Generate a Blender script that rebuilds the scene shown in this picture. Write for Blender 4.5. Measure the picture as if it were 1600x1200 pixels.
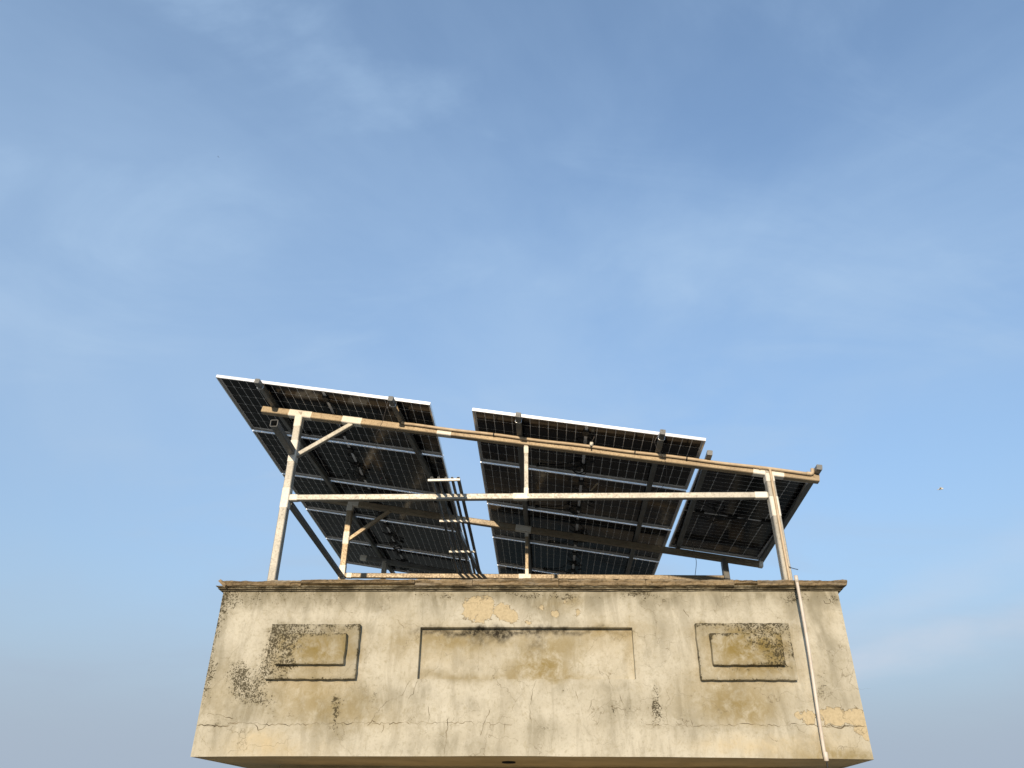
import bpy, math, random
import numpy as np
from mathutils import Vector, Matrix, noise as mnoise
random.seed(7); rng = np.random.default_rng(11)
SC = bpy.context.scene; COL = SC.collection
for o in list(bpy.data.objects): bpy.data.objects.remove(o)

# ------------------------------------------------------------------ camera
EYE = np.array([0.0, 0.0, 1.6])
F, PITCH, ROLL = 1172.8, math.radians(30.425), math.radians(0.341)
_fw = np.array([0, math.cos(PITCH), math.sin(PITCH)]); _up = np.array([0, -math.sin(PITCH), math.cos(PITCH)]); _ri = np.array([1., 0, 0])
CR = _ri*math.cos(ROLL) + _up*math.sin(ROLL); CU = -_ri*math.sin(ROLL) + _up*math.cos(ROLL)
cam_d = bpy.data.cameras.new('camera'); cam = bpy.data.objects.new('camera', cam_d); COL.objects.link(cam)
cam_d.sensor_fit = 'HORIZONTAL'; cam_d.sensor_width = 36.0; cam_d.lens = F/1600*36; cam_d.clip_end = 6000; cam_d.clip_start = .05
M4 = Matrix.Identity(4)
for i in range(3):
    M4[i][0], M4[i][1], M4[i][2], M4[i][3] = CR[i], CU[i], -_fw[i], EYE[i]
cam.matrix_world = M4
SC.camera = cam

# ------------------------------------------------------------------ light
SUN_EL, SUN_AZ = math.radians(10.0), math.radians(-10.0)    # low sun behind the camera, a little to its left
sun_dir = Vector((math.sin(SUN_AZ)*math.cos(SUN_EL), -math.cos(SUN_AZ)*math.cos(SUN_EL), math.sin(SUN_EL)))
sd = bpy.data.lights.new('sun', 'SUN'); sd.energy = 2.05; sd.angle = math.radians(.6); sd.color = (1.0, .83, .62)
so = bpy.data.objects.new('sun', sd); COL.objects.link(so); so.rotation_euler = sun_dir.to_track_quat('Z', 'Y').to_euler()
so.location = (3, -20, 12)
SC.view_settings.view_transform = 'Standard'; SC.view_settings.look = 'None'; SC.view_settings.gamma = 1.0
SC.view_settings.exposure = 1.05; SC.view_settings.use_curve_mapping = False

W = bpy.data.worlds.new('World'); SC.world = W; W.use_nodes = True
nt = W.node_tree; nt.nodes.clear()
def nd(tree, typ, **kw):
    n = tree.nodes.new(typ)
    for k, v in kw.items():
        if k == 'inp':
            for a, b in v.items(): n.inputs[a].default_value = b
        else: setattr(n, k, v)
    return n
sky = nd(nt, 'ShaderNodeTexSky', sky_type='NISHITA', sun_disc=False, sun_elevation=SUN_EL, sun_rotation=math.pi - SUN_AZ,
         altitude=200.0, air_density=1.15, dust_density=.2, ozone_density=3.7)
bg = nd(nt, 'ShaderNodeBackground', inp={'Strength': .15}); wo = nd(nt, 'ShaderNodeOutputWorld')
# thin cirrus: a flat layer of noise high above, seen along each direction
geo = nd(nt, 'ShaderNodeTexCoord'); sep = nd(nt, 'ShaderNodeSeparateXYZ'); nt.links.new(geo.outputs['Generated'], sep.inputs[0])
zz = nd(nt, 'ShaderNodeMath', operation='MAXIMUM', inp={1: 0.0}); nt.links.new(sep.outputs['Z'], zz.inputs[0])
za = nd(nt, 'ShaderNodeMath', operation='ADD', inp={1: .22}); nt.links.new(zz.outputs[0], za.inputs[0])
dv = nd(nt, 'ShaderNodeVectorMath', operation='DIVIDE'); cz = nd(nt, 'ShaderNodeCombineXYZ')
for i in range(3): nt.links.new(za.outputs[0], cz.inputs[i])
nt.links.new(geo.outputs['Generated'], dv.inputs[0]); nt.links.new(cz.outputs[0], dv.inputs[1])
def cloud(scale, stretch, rot, lo, hi, off, detail=7, dist=.6):
    mp = nd(nt, 'ShaderNodeMapping'); mp.inputs['Scale'].default_value = stretch; mp.inputs['Rotation'].default_value = (0, 0, rot); mp.inputs['Location'].default_value = off
    nt.links.new(dv.outputs[0], mp.inputs[0])
    nz = nd(nt, 'ShaderNodeTexNoise', inp={'Scale': scale, 'Detail': detail, 'Roughness': .55, 'Distortion': dist}); nt.links.new(mp.outputs[0], nz.inputs['Vector'])
    mr = nd(nt, 'ShaderNodeMapRange', interpolation_type='SMOOTHSTEP', inp={1: lo, 2: hi, 3: 0.0, 4: 1.0}); nt.links.new(nz.outputs['Fac'], mr.inputs[0])
    return mr.outputs[0]
bands = []
c1 = cloud(.8, (1, 1, 0), 1.020, .36, .72, (13.10, 6.10, 0))
c2 = cloud(1.6, (1.0, 2.3, 0), 1.169, .47, .76, (7.70, 1.95, 0), 9, .9)
c1s = nd(nt, 'ShaderNodeMath', operation='MULTIPLY', inp={1: .50}); nt.links.new(c1, c1s.inputs[0])
c2s = nd(nt, 'ShaderNodeMath', operation='MULTIPLY_ADD', inp={1: .30}); nt.links.new(c2, c2s.inputs[0]); nt.links.new(c1s.outputs[0], c2s.inputs[2])
mx = nd(nt, 'ShaderNodeMix', data_type='RGBA', clamp_factor=True)
nt.links.new(c2s.outputs[0], mx.inputs[0]); nt.links.new(sky.outputs[0], mx.inputs[6]); mx.inputs[7].default_value = (1.55, 2.25, 3.15, 1)
# two long streaks of cirrus, straight bands in the same flat layer
def _dir(x, y):
    d = _fw + CR*(x-800)/F - CU*(y-600)/F; d = d/np.linalg.norm(d); return d/(max(d[2], 0)+.22)
bn = nd(nt, 'ShaderNodeTexNoise', inp={'Scale': 2.2, 'Detail': 6.0, 'Roughness': .6}); nt.links.new(dv.outputs[0], bn.inputs['Vector'])
for (xa, ya, xb, yb, wd, amt) in ((1340, 1036, 1600, 972, .21, .62), (1380, 960, 1600, 865, .16, .25)):
    a_, b_ = _dir(xa, ya)[:2], _dir(xb, yb)[:2]; t_ = (b_-a_)/np.linalg.norm(b_-a_); n_ = np.array([-t_[1], t_[0]])
    dp = nd(nt, 'ShaderNodeVectorMath', operation='DOT_PRODUCT'); nt.links.new(dv.outputs[0], dp.inputs[0]); dp.inputs[1].default_value = (n_[0], n_[1], 0)
    ad = nd(nt, 'ShaderNodeMath', operation='MULTIPLY_ADD', inp={1: .30, 2: -float(n_ @ a_)-.15}); nt.links.new(bn.outputs['Fac'], ad.inputs[0])
    sm = nd(nt, 'ShaderNodeMath', operation='ADD'); nt.links.new(dp.outputs['Value'], sm.inputs[0]); nt.links.new(ad.outputs[0], sm.inputs[1])
    ab = nd(nt, 'ShaderNodeMath', operation='ABSOLUTE'); nt.links.new(sm.outputs[0], ab.inputs[0])
    br = nd(nt, 'ShaderNodeMapRange', interpolation_type='SMOOTHSTEP', inp={1: 0.0, 2: wd, 3: amt, 4: 0.0}); nt.links.new(ab.outputs[0], br.inputs[0])
    ml = nd(nt, 'ShaderNodeMath', operation='MULTIPLY'); nt.links.new(br.outputs[0], ml.inputs[0]); nt.links.new(cloud(1.0, (1, 1, 0), .5, .30, .62, (4.0, 2.0, 0), 5, .4), ml.inputs[1])
    bands.append(ml.outputs[0])
# even veil of haze: its thickness grows with the length of air looked through
zc_ = nd(nt, 'ShaderNodeMath', operation='MAXIMUM', inp={1: .03}); nt.links.new(sep.outputs['Z'], zc_.inputs[0])
zp = nd(nt, 'ShaderNodeMath', operation='POWER', inp={1: -1.2}); nt.links.new(zc_.outputs[0], zp.inputs[0])
zm = nd(nt, 'ShaderNodeMath', operation='MULTIPLY', inp={1: -.215}); nt.links.new(zp.outputs[0], zm.inputs[0])
ze = nd(nt, 'ShaderNodeMath', operation='EXPONENT'); nt.links.new(zm.outputs[0], ze.inputs[0])
mv = nd(nt, 'ShaderNodeMix', data_type='RGBA', clamp_factor=True); nt.links.new(ze.outputs[0], mv.inputs[0]); mv.inputs[6].default_value = (1.27, 1.53, 1.88, 1); nt.links.new(mx.outputs[2], mv.inputs[7])
last = mv.outputs[2]
for bo in bands:
    m2 = nd(nt, 'ShaderNodeMix', data_type='RGBA', clamp_factor=True); nt.links.new(bo, m2.inputs[0]); nt.links.new(last, m2.inputs[6]); m2.inputs[7].default_value = (2.05, 2.2, 2.5, 1); last = m2.outputs[2]
nt.links.new(last, bg.inputs[0]); nt.links.new(bg.outputs[0], wo.inputs[0])

# ------------------------------------------------------------------ pixel -> place
def ray(x, y): return _fw + CR*(x-800)/F - CU*(y-600)/F
PSW = math.radians(-1.318)                                         # the parapet's front
WH = np.array([math.cos(PSW), math.sin(PSW), 0]); WN = np.array([-math.sin(PSW), math.cos(PSW), 0]); WD = 6.448
def wall(x, y, off=0.0):                                           # pixel -> (along wall, height) on the wall's face
    d = ray(x, y); P = EYE + d*((WD+off)/(d @ WN)); return float(P @ WH), float(P[2])
PSI, PV, TAU = math.radians(-2.654), math.radians(-1.976), math.radians(9.354)     # the plane of the panels
AX = np.array([math.cos(PSI)*math.cos(TAU), math.sin(PSI)*math.cos(TAU), -math.sin(TAU)])
AY = np.array([-math.sin(PSI)*math.cos(PV), math.cos(PSI)*math.cos(PV), math.sin(PV)])
AN = np.cross(AX, AY); AN /= np.linalg.norm(AN); AY = np.cross(AN, AX)
AO = np.array([-3.0636, 6.6647, 3.9734]) + EYE
def A(u, v, w=0.0): return AO + AX*u + AY*v + AN*w
def arr(x, y, w=0.0):                                              # pixel -> (u, v) on the plane w above the panels' undersides
    d = ray(x, y); t = ((AO + AN*w - EYE) @ AN)/(d @ AN); P = EYE + d*t - AO; return float(P @ AX), float(P @ AY)
def zat(P, y):                                                     # height on the vertical through P that shows at pixel row y
    lo, hi = 0.0, 9.0
    for _ in range(50):
        m = (lo+hi)/2; Q = np.array([P[0], P[1], m]) - EYE; yy = 600 - F*(Q @ CU)/(Q @ _fw)
        if yy > y: lo = m
        else: hi = m
    return m

# ------------------------------------------------------------------ mesh helpers
class MB:
    def __init__(s): s.v = []; s.f = []
    def add(s, vs, fs):
        b = len(s.v); s.v += [tuple(map(float, p)) for p in vs]; s.f += [tuple(b+i for i in f) for f in fs]; return s
    def box(s, a, b):
        x0, y0, z0 = a; x1, y1, z1 = b
        return s.add([(x0,y0,z0),(x1,y0,z0),(x1,y1,z0),(x0,y1,z0),(x0,y0,z1),(x1,y0,z1),(x1,y1,z1),(x0,y1,z1)],
                     [(0,3,2,1),(4,5,6,7),(0,1,5,4),(1,2,6,5),(2,3,7,6),(3,0,4,7)])
    def tube(s, p0, p1, w, h, up=(0,0,1), t=.004, open_ends=True):      # rectangular hollow section
        p0 = np.array(p0, float); p1 = np.array(p1, float); d = p1-p0; d /= np.linalg.norm(d)
        sx = np.cross(d, np.array(up, float)); sx /= np.linalg.norm(sx); sz = np.cross(sx, d)
        bev = min(w, h)*.09
        def ring(p, w, h, c):
            a, b = w/2, h/2
            return [p+sx*i+sz*j for i, j in ((a-c,-b),(a,-b+c),(a,b-c),(a-c,b),(-a+c,b),(-a,b-c),(-a,-b+c),(-a+c,-b))]
        o0, o1 = ring(p0,w,h,bev), ring(p1,w,h,bev)
        n = 8; fs = [(i,(i+1)%n,n+(i+1)%n,n+i) for i in range(n)]
        if open_ends:
            i0, i1 = ring(p0,w-2*t,h-2*t,bev*.6), ring(p1,w-2*t,h-2*t,bev*.6)
            m0, m1 = [q+d*.16 for q in i0], [q-d*.16 for q in i1]
            vs = o0+o1+i0+i1+m0+m1
            for i in range(n):
                j = (i+1)%n
                fs += [(i,2*n+i,2*n+j,j),(n+i,n+j,3*n+j,3*n+i),(2*n+i,4*n+i,4*n+j,2*n+j),(3*n+i,3*n+j,5*n+j,5*n+i)]
            fs += [tuple(range(4*n,5*n)), tuple(range(6*n-1,5*n-1,-1))]
            return s.add(vs, fs)
        fs += [tuple(range(n-1,-1,-1)), tuple(range(n,2*n))]
        return s.add(o0+o1, fs)
    def pipe(s, pts, r, k=8, cap=True):
        pts = [np.array(p, float) for p in pts]; rings = []; prev = None
        for i, p in enumerate(pts):
            d = pts[min(i+1,len(pts)-1)] - pts[max(i-1,0)]; d = d/(np.linalg.norm(d)+1e-9)
            if prev is None:
                a = np.array([0,0,1.]) if abs(d[2]) < .9 else np.array([1.,0,0]); x = np.cross(d, a)
            else: x = prev - d*(prev @ d)
            x /= np.linalg.norm(x)+1e-9; prev = x; y = np.cross(d, x)
            rr = r[i] if hasattr(r, '__len__') else r
            rings.append([p + (x*math.cos(2*math.pi*j/k) + y*math.sin(2*math.pi*j/k))*rr for j in range(k)])
        vs = [q for R_ in rings for q in R_]; fs = []
        for i in range(len(pts)-1):
            for j in range(k): fs.append((i*k+j, i*k+(j+1)%k, (i+1)*k+(j+1)%k, (i+1)*k+j))
        if cap: fs += [tuple(range(k-1,-1,-1)), tuple(range((len(pts)-1)*k, len(pts)*k))]
        return s.add(vs, fs)
    def mesh(s, name):
        me = bpy.data.meshes.new(name); me.from_pydata(s.v, [], s.f); me.validate(); me.update(); return me
    def build(s, name, mat, parent=None, smooth=False, world=False):
        me = s.mesh(name); me.materials.append(mat)
        if smooth: me.polygons.foreach_set('use_smooth', [True]*len(me.polygons))
        return link(name, me, parent, world)
def link(name, me, parent=None, world=False):
    o = bpy.data.objects.new(name, me); COL.objects.link(o)
    if parent is not None:
        o.parent = parent
        if world: o.matrix_parent_inverse = PM[parent.name].inverted()
    return o
PM = {}
def thing(name, label, cat, M=Matrix.Identity(4), group=None):
    o = bpy.data.objects.new(name, None); COL.objects.link(o); o.empty_display_size = .2; o.matrix_world = M; PM[o.name] = M.copy()
    o['label'] = label; o['category'] = cat
    if group: o['group'] = group
    return o
def tag(o, label, cat, group=None):
    o['label'] = label; o['category'] = cat
    if group: o['group'] = group
    return o
def T(x, y, z): return Matrix.Translation((float(x), float(y), float(z)))
def axes(o, x, y, z):
    m = Matrix.Identity(4)
    for i in range(3): m[i][0], m[i][1], m[i][2], m[i][3] = float(x[i]), float(y[i]), float(z[i]), float(o[i])
    return m

# ------------------------------------------------------------------ material helpers
class Mat:
    def __init__(s, name):
        s.m = bpy.data.materials.new(name); s.m.use_nodes = True; s.t = s.m.node_tree
        s.b = s.t.nodes['Principled BSDF']; s.tc = None
    def n(s, typ, **kw): return nd(s.t, typ, **kw)
    def l(s, a, b): s.t.links.new(a, b)
    def coord(s, ref=None):
        tc = s.n('ShaderNodeTexCoord')
        if ref: tc.object = ref
        return tc.outputs['Object']
    def noise(s, co, scale, detail=4, rough=.55, stretch=None, dist=0.0):
        if stretch:
            mp = s.n('ShaderNodeMapping'); mp.inputs['Scale'].default_value = stretch; s.l(co, mp.inputs[0]); co = mp.outputs[0]
        nz = s.n('ShaderNodeTexNoise', inp={'Scale': scale, 'Detail': detail, 'Roughness': rough, 'Distortion': dist}); s.l(co, nz.inputs['Vector'])
        return nz.outputs['Fac']
    def ramp(s, v, lo, hi, a=0.0, b=1.0):
        mr = s.n('ShaderNodeMapRange', interpolation_type='SMOOTHSTEP', inp={3: a, 4: b}); s.l(v, mr.inputs[0])
        for k, x in ((1, lo), (2, hi)):
            if hasattr(x, 'links'): s.l(x, mr.inputs[k])
            else: mr.inputs[k].default_value = x
        return mr.outputs[0]
    def math(s, op, a, b=0.0, c=0.0):
        n = s.n('ShaderNodeMath', operation=op)
        for k, x in ((0, a), (1, b), (2, c)):
            if hasattr(x, 'links'): s.l(x, n.inputs[k])
            else: n.inputs[k].default_value = x
        return n.outputs[0]
    def mix(s, fac, a, b):
        n = s.n('ShaderNodeMix', data_type='RGBA')
        for k, x in ((0, fac), (6, a), (7, b)):
            if hasattr(x, 'links'): s.l(x, n.inputs[k])
            else: n.inputs[k].default_value = x if k == 0 else (*x, 1)
        return n.outputs[2]
    def attr(s, name):
        a = s.n('ShaderNodeAttribute', attribute_name=name); sp = s.n('ShaderNodeSeparateColor'); s.l(a.outputs['Color'], sp.inputs[0]); return sp.outputs
    def bump(s, h, strength, dist, chain=None):
        n = s.n('ShaderNodeBump', inp={'Strength': strength, 'Distance': dist}); s.l(h, n.inputs['Height'])
        if chain is not None: s.l(chain, n.inputs['Normal'])
        return n.outputs[0]
    def out(s, col=None, rough=None, metal=None, spec=None, normal=None):
        for k, x in (('Base Color', col), ('Roughness', rough), ('Metallic', metal), ('Specular IOR Level', spec), ('Normal', normal)):
            if x is None: continue
            if hasattr(x, 'links'): s.l(x, s.b.inputs[k])
            else: s.b.inputs[k].default_value = (*x, 1) if isinstance(x, tuple) else x
        return s.m

def plain(name, col, rough=.6, metal=0.0, var=.25, scale=30):
    m = Mat(name); co = m.coord(); f = m.noise(co, scale, 3)
    c = m.mix(m.ramp(f, .3, .7), tuple(x*(1-var) for x in col), tuple(min(1, x*(1+var)) for x in col))
    return m.out(c, rough, metal)

def steel(name, lit, dull, rust, rust_amt, metal=.35, rough=.5):
    m = Mat(name); co = m.coord(); oi = m.n('ShaderNodeObjectInfo')
    off = m.n('ShaderNodeVectorMath', operation='ADD'); cx = m.n('ShaderNodeCombineXYZ'); r9 = m.math('MULTIPLY', oi.outputs['Random'], 37.0)
    m.l(r9, cx.inputs[0]); m.l(r9, cx.inputs[1]); m.l(co, off.inputs[0]); m.l(cx.outputs[0], off.inputs[1]); co = off.outputs[0]
    big = m.ramp(m.noise(co, 5, 4, .6), .35, .68); fine = m.noise(co, 55, 4, .65)
    c = m.mix(big, lit, dull)
    c = m.mix(m.math('MULTIPLY', m.ramp(fine, .52, .68), rust_amt), c, rust)
    spots = m.noise(co, 24, 5, .7); c = m.mix(m.math('MULTIPLY', m.ramp(spots, .62, .70), .40), c, (.13, .105, .075))
    return m.out(c, m.ramp(fine, .3, .7, rough-.08, rough+.15), metal, None, m.bump(fine, .25, .002))
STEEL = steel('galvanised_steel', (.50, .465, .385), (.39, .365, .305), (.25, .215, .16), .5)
GOLD_SHADE = steel('shaded_oxidised_steel', (.31, .25, .165), (.24, .19, .125), (.15, .10, .06), .5)  # darker copy of GOLD: the second frame's shade put into its colour
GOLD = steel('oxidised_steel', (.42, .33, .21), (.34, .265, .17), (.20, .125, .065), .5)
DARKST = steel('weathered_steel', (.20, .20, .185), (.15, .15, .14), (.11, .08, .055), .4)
PAINT = steel('silver_joint_paint', (.80, .755, .65), (.73, .68, .58), (.55, .48, .36), .25, .15, .55)
ALU = plain('anodised_aluminium', (.80, .785, .755), .36, .7, .05)
CLAMP = plain('zinc_clamp', (.75, .75, .73), .3, .8, .08)
CABLE = plain('black_cable_sheath', (.012, .012, .012), .5, 0, .2)
WIRE = plain('grey_wire', (.16, .14, .13), .6, 0, .2)
WHITEP = plain('white_plastic', (.78, .75, .66), .5, 0, .06)
JBOX = plain('junction_box_plastic', (.018, .018, .018), .55, 0, .2)
CONDUIT = Mat('cream_pvc_conduit'); _c = CONDUIT.coord(); _f = CONDUIT.noise(_c, 14, 5, .6)
CONDUIT = CONDUIT.out(CONDUIT.mix(CONDUIT.ramp(_f, .3, .75), (.60, .47, .31), (.46, .34, .21)), .5)
PVC = Mat('white_pvc_pipe'); _c = PVC.coord(); _f = PVC.noise(_c, 9, 6, .65, (1, 1, .5))
PVC = PVC.out(PVC.mix(PVC.ramp(_f, .4, .72), (.70, .63, .54), (.55, .47, .385)), .45)

CELL = Mat('silicon_cell'); _oi = CELL.n('ShaderNodeObjectInfo'); _c = CELL.coord(); _f = CELL.noise(_c, 3.0, 3)
_col = CELL.mix(_oi.outputs['Random'], (.008, .0085, .0115), (.013, .0125, .015))
_col = CELL.mix(CELL.math('MULTIPLY', CELL.ramp(_f, .4, .7), .5), _col, (.017, .016, .017))
CELL = CELL.out(_col, CELL.ramp(_f, .3, .7, .10, .20), 0.0, .20)
GRID = plain('white_grid_print', (.75, .75, .75), .3, 0, .05)
GLASS = Mat('panel_front_glass').out((.012, .014, .022), .05, 0.0, .6)

# ------------------------------------------------------------------ ground
def flat(name, x0, x1, y0, y1, z, mat, thick=None):
    b = MB()
    if thick: b.box((x0, y0, z-thick), (x1, y1, z))
    else: b.add([(x0,y0,z),(x1,y0,z),(x1,y1,z),(x0,y1,z)], [(0,1,2,3)])
    o = b.build(name, mat); o['kind'] = 'structure'; return o
g = Mat('dry_earth'); c = g.coord(); f = g.noise(c, .05, 8, .6)
flat('ground', -3000, 3000, -3000, 3000, -7.0, g.out(g.mix(g.ramp(f, .35, .65), (.12, .11, .07), (.2, .17, .12)), .95))
g = Mat('terrace_concrete'); c = g.coord(); f = g.noise(c, .8, 8, .65); f2 = g.noise(c, 18, 5)
flat('terrace_floor', -11, 11, -14, 15, 0.0, g.out(g.mix(g.ramp(f, .35, .7), (.42, .37, .29), (.30, .27, .22)), .9, None, None, g.bump(f2, .3, .004)), .3)

# ------------------------------------------------------------------ stairhouse with its parapet
HOUSE = thing('rooftop_stairhouse', 'stained cream plaster stairhouse parapet with raised plaques and a ragged coping', 'building',
              Matrix.Translation(Vector(WN*WD)) @ Matrix.Rotation(PSW, 4, 'Z'))
def vnoise(x, y, seed=0):
    x = np.asarray(x, float); y = np.asarray(y, float); xi = np.floor(x).astype(int); yi = np.floor(y).astype(int); fx = x-xi; fy = y-yi
    fx = fx*fx*(3-2*fx); fy = fy*fy*(3-2*fy)
    def hsh(a, b): return np.mod(np.sin(a*127.1 + b*311.7 + seed*74.7)*43758.5453, 1.0)
    return (hsh(xi,yi)*(1-fx)+hsh(xi+1,yi)*fx)*(1-fy) + (hsh(xi,yi+1)*(1-fx)+hsh(xi+1,yi+1)*fx)*fy
def fbm(x, y, seed=0, o=4):
    s = 0; a = .5; t = 0
    for k in range(o): s = s + a*vnoise(x*2**k, y*2**k, seed+k*13); t += a; a *= .55
    return s/t
# blemishes, and shade painted under the plaques, read off the photograph: (pixel x, pixel y, radius x, radius y in pixels, strength)
MOLD_SHADE = [(338,1000,10,75,.75),(360,940,26,16,.7),(400,938,30,10,.5),(382,1062,22,26,.95),(395,1080,24,18,.8),(370,1040,16,22,.55),(420,1105,14,16,.5),
        (434,985,12,10,.8),(428,1010,9,34,.85),(470,986,40,9,.6),(450,1030,12,34,.8),(452,1018,16,22,.85),(480,1022,20,20,.5),(527,1095,9,16,.95),(523,1120,8,14,.8),
        (518,1140,16,10,.6),(584,1085,7,26,.65),(600,1108,12,9,.5),(562,1075,14,9,.5),(955,1108,7,16,.75),(975,1112,16,16,.5),(1030,1112,9,22,.95),(1022,1090,8,40,.6),
        (1062,1118,8,16,.7),(850,1140,18,10,.65),(1180,1010,30,16,.75),(1200,1025,16,18,.85),(1195,985,26,10,.65),(1130,990,26,8,.5),(1215,1045,20,14,.6),
        (1290,1090,14,20,.6),(1280,1060,7,34,.55),(1300,1010,14,50,.35),(1010,940,12,14,.5),(1150,940,20,40,.28),(600,945,14,12,.45),(530,940,40,10,.45),(1340,1180,20,8,.5),
        (420,1125,60,8,.45),(340,1120,30,14,.5),(700,990,40,8,.35),(890,960,30,14,.3),(1150,1138,60,5,.35),(905,1075,40,8,.2),(1310,940,12,8,.5),(330,1060,10,40,.7),(345,950,12,30,.7),(420,1000,10,40,.6),(424,1050,12,14,.8),(500,985,50,7,.5),(445,1000,20,10,.6),(545,985,16,8,.5),(1225,1000,10,40,.5),(1165,979,60,5,.6),(1100,1000,8,30,.35),(1160,1047,50,4,.7),(490,1047,50,4,.5),(480,1067,60,4,.5),(1165,1068,70,4,.55),(700,930,40,6,.5),(800,929,60,5,.6),(900,929,60,6,.45),(1000,930,30,8,.5),(460,932,30,10,.5),(820,1012,12,16,.3),(1260,935,30,8,.4),(770,1120,30,16,.25),(1115,1090,14,16,.3)]  # thin rows just below the plaques paint their shade as well as dirt
ALGAE = [(510,1015,26,14,1.0),(475,1025,34,20,.5),(1145,1015,36,22,1.0),(1190,1020,36,22,.9),(1160,985,60,8,.6),(1168,1052,70,8,.5),(1140,1092,60,26,.75),(1165,1115,36,14,.6),
         (480,1085,70,26,.5),(500,1110,60,20,.45),(850,1028,36,24,.8),(835,1045,40,12,.75),(700,1000,50,16,.5),(880,1000,40,16,.5),(750,995,80,10,.5),(960,985,40,8,.6),(720,1055,70,6,.45),(860,1057,50,5,.6),
         (540,1000,24,20,.4),(990,1020,6,40,.3),(1290,1182,60,12,.6),(1325,1180,40,8,.5),(620,1000,24,30,.35),(340,1090,30,40,.3),(560,1120,60,20,.35),(895,938,16,10,.5),(860,945,14,14,.35)]
PEEL = [(740,950,12,15,1),(755,950,12,16,1),(749,967,8,6,.9),(783,957,10,9,1),(797,962,9,7,1),(868,960,5,6,.8),(905,957,4,8,.6),(1262,1122,9,8,1),(1246,1121,4,6,.8),(1308,1122,22,11,1),(1338,1121,14,12,1),(1290,1116,10,6,.8),(1345,1140,10,6,1),(1352,1148,6,6,.9),(848,950,5,6,.6),(825,973,6,4,.6),(884,938,6,6,.5)]
YEL = [(425,1165,30,14,1),(400,1160,34,12,.7),(360,1172,40,10,.4),(1140,1165,50,12,.8),(1190,1160,50,12,.55),(1240,1165,40,14,.5),(500,1080,60,16,.45),(720,1020,60,30,.35),(950,1000,40,30,.3),(1290,1160,40,16,.5),(1290,960,20,30,.3),(505,1165,18,14,.4)]
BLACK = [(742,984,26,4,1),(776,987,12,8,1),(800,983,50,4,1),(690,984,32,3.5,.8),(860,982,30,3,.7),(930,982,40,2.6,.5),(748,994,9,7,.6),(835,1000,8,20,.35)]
GREY = [(400,930,60,14,.6),(530,930,70,12,.7),(600,935,60,14,.5),(680,940,26,20,.6),(760,932,70,10,.5),(850,935,60,10,.5),(960,930,60,14,.45),(1020,945,10,60,.4),(1080,935,60,12,.4),(1200,935,60,14,.4),(1275,960,8,70,.55),(1295,1000,14,70,.28),(1300,932,20,10,.7),
        (505,995,60,16,.5),(440,990,14,14,.7),(740,1020,30,40,.35),(690,1055,40,7,.5),(730,1098,14,10,.5),(600,1090,40,20,.5),(970,1105,30,18,.6),(520,1150,30,16,.4),(720,1165,90,10,.35),(960,1075,20,6,.5),(1070,1090,30,50,.2),(390,1100,30,30,.4),(850,1140,50,14,.35),(665,1090,14,14,.5),(345,1000,10,60,.5),(1240,1110,30,20,.3)]
_r = random.Random(4)
for k_ in range(34):                                               # dirt washed down from under the cornice
    x_ = 345 + k_*29 + _r.uniform(-12, 12); y_ = _r.choice((6, 9, 14, 22))*_r.uniform(.7, 1.3)
    GREY.append((x_, 922+y_*.6, _r.uniform(7, 20), y_, _r.uniform(.35, .9)))
    if _r.random() < .6: MOLD_SHADE.append((x_+_r.uniform(-10, 10), 926+_r.uniform(0, 8), _r.uniform(8, 20), _r.uniform(4, 9), _r.uniform(.35, .7)))
for k_ in range(26):                                               # faint runs and blotches lower down
    GREY.append((_r.uniform(330, 1340), _r.uniform(1070, 1165), _r.uniform(6, 18), _r.uniform(8, 26), _r.uniform(.15, .45)))
    MOLD_SHADE.append((_r.uniform(330, 1340), _r.uniform(1075, 1170), _r.uniform(8, 18), _r.uniform(6, 16), _r.uniform(.2, .42)))
def masks(h, z):
    h = np.asarray(h, float); z = np.asarray(z, float)
    dx = (fbm(h*5, z*5, 3)-.5)*.16 + (fbm(h*22, z*22, 9)-.5)*.06; dz = (fbm(h*5, z*5, 5)-.5)*.12 + (fbm(h*22, z*22, 17)-.5)*.06
    def field(lst, k=1.0, hard=False):
        m = np.zeros_like(h)
        for (x, y, rx, ry, s) in lst:
            cx, cz_ = wall(x, y); x1, _ = wall(x+rx, y); _, z1 = wall(x, y-ry)
            sc = .45 if hard else 1.0
            d = np.hypot((h+dx*sc-cx)/max(abs(x1-cx)*(1.0 if hard else 1.15), .01), (z+dz*sc-cz_)/max(abs(z1-cz_)*(1.0 if hard else 1.15), .01))
            v = s*np.clip(1.22-d*.66, 0, 1.0)**1.35 if not hard else np.clip(s*(1.5-d*.72), 0, 1)
            m = np.maximum(m, v) if hard else 1-(1-m)*(1-np.clip(v, 0, 1)*k)
        return m
    return [field(MOLD_SHADE), field(ALGAE, 1.0), field(PEEL, hard=True), field(GREY, 1.0), field(YEL, .8), field(BLACK)]
def stain(o, extra=None):                                          # store the blemish fields on a mesh of the house
    me = o.data; n = len(me.vertices); co = np.empty(n*3); me.vertices.foreach_get('co', co); co = co.reshape(-1, 3)
    m = masks(co[:,0], co[:,2])
    if extra is not None:                                          # (mould, algae, grey) that belong to this piece alone
        for k_, e in zip((0, 1, 3), extra(co[:,0], co[:,2])): m[k_] = 1-(1-m[k_])*(1-np.clip(e, 0, 1))
    for nm, chans in (('stain_a', m[0:3]+[m[3]]), ('stain_b', [m[4], m[5], m[5]*0, m[5]*0+1])):
        at = me.attributes.new(nm, 'FLOAT_COLOR', 'POINT'); at.data.foreach_set('color', np.stack(chans, 1).astype(np.float32).ravel())
    return o

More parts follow.
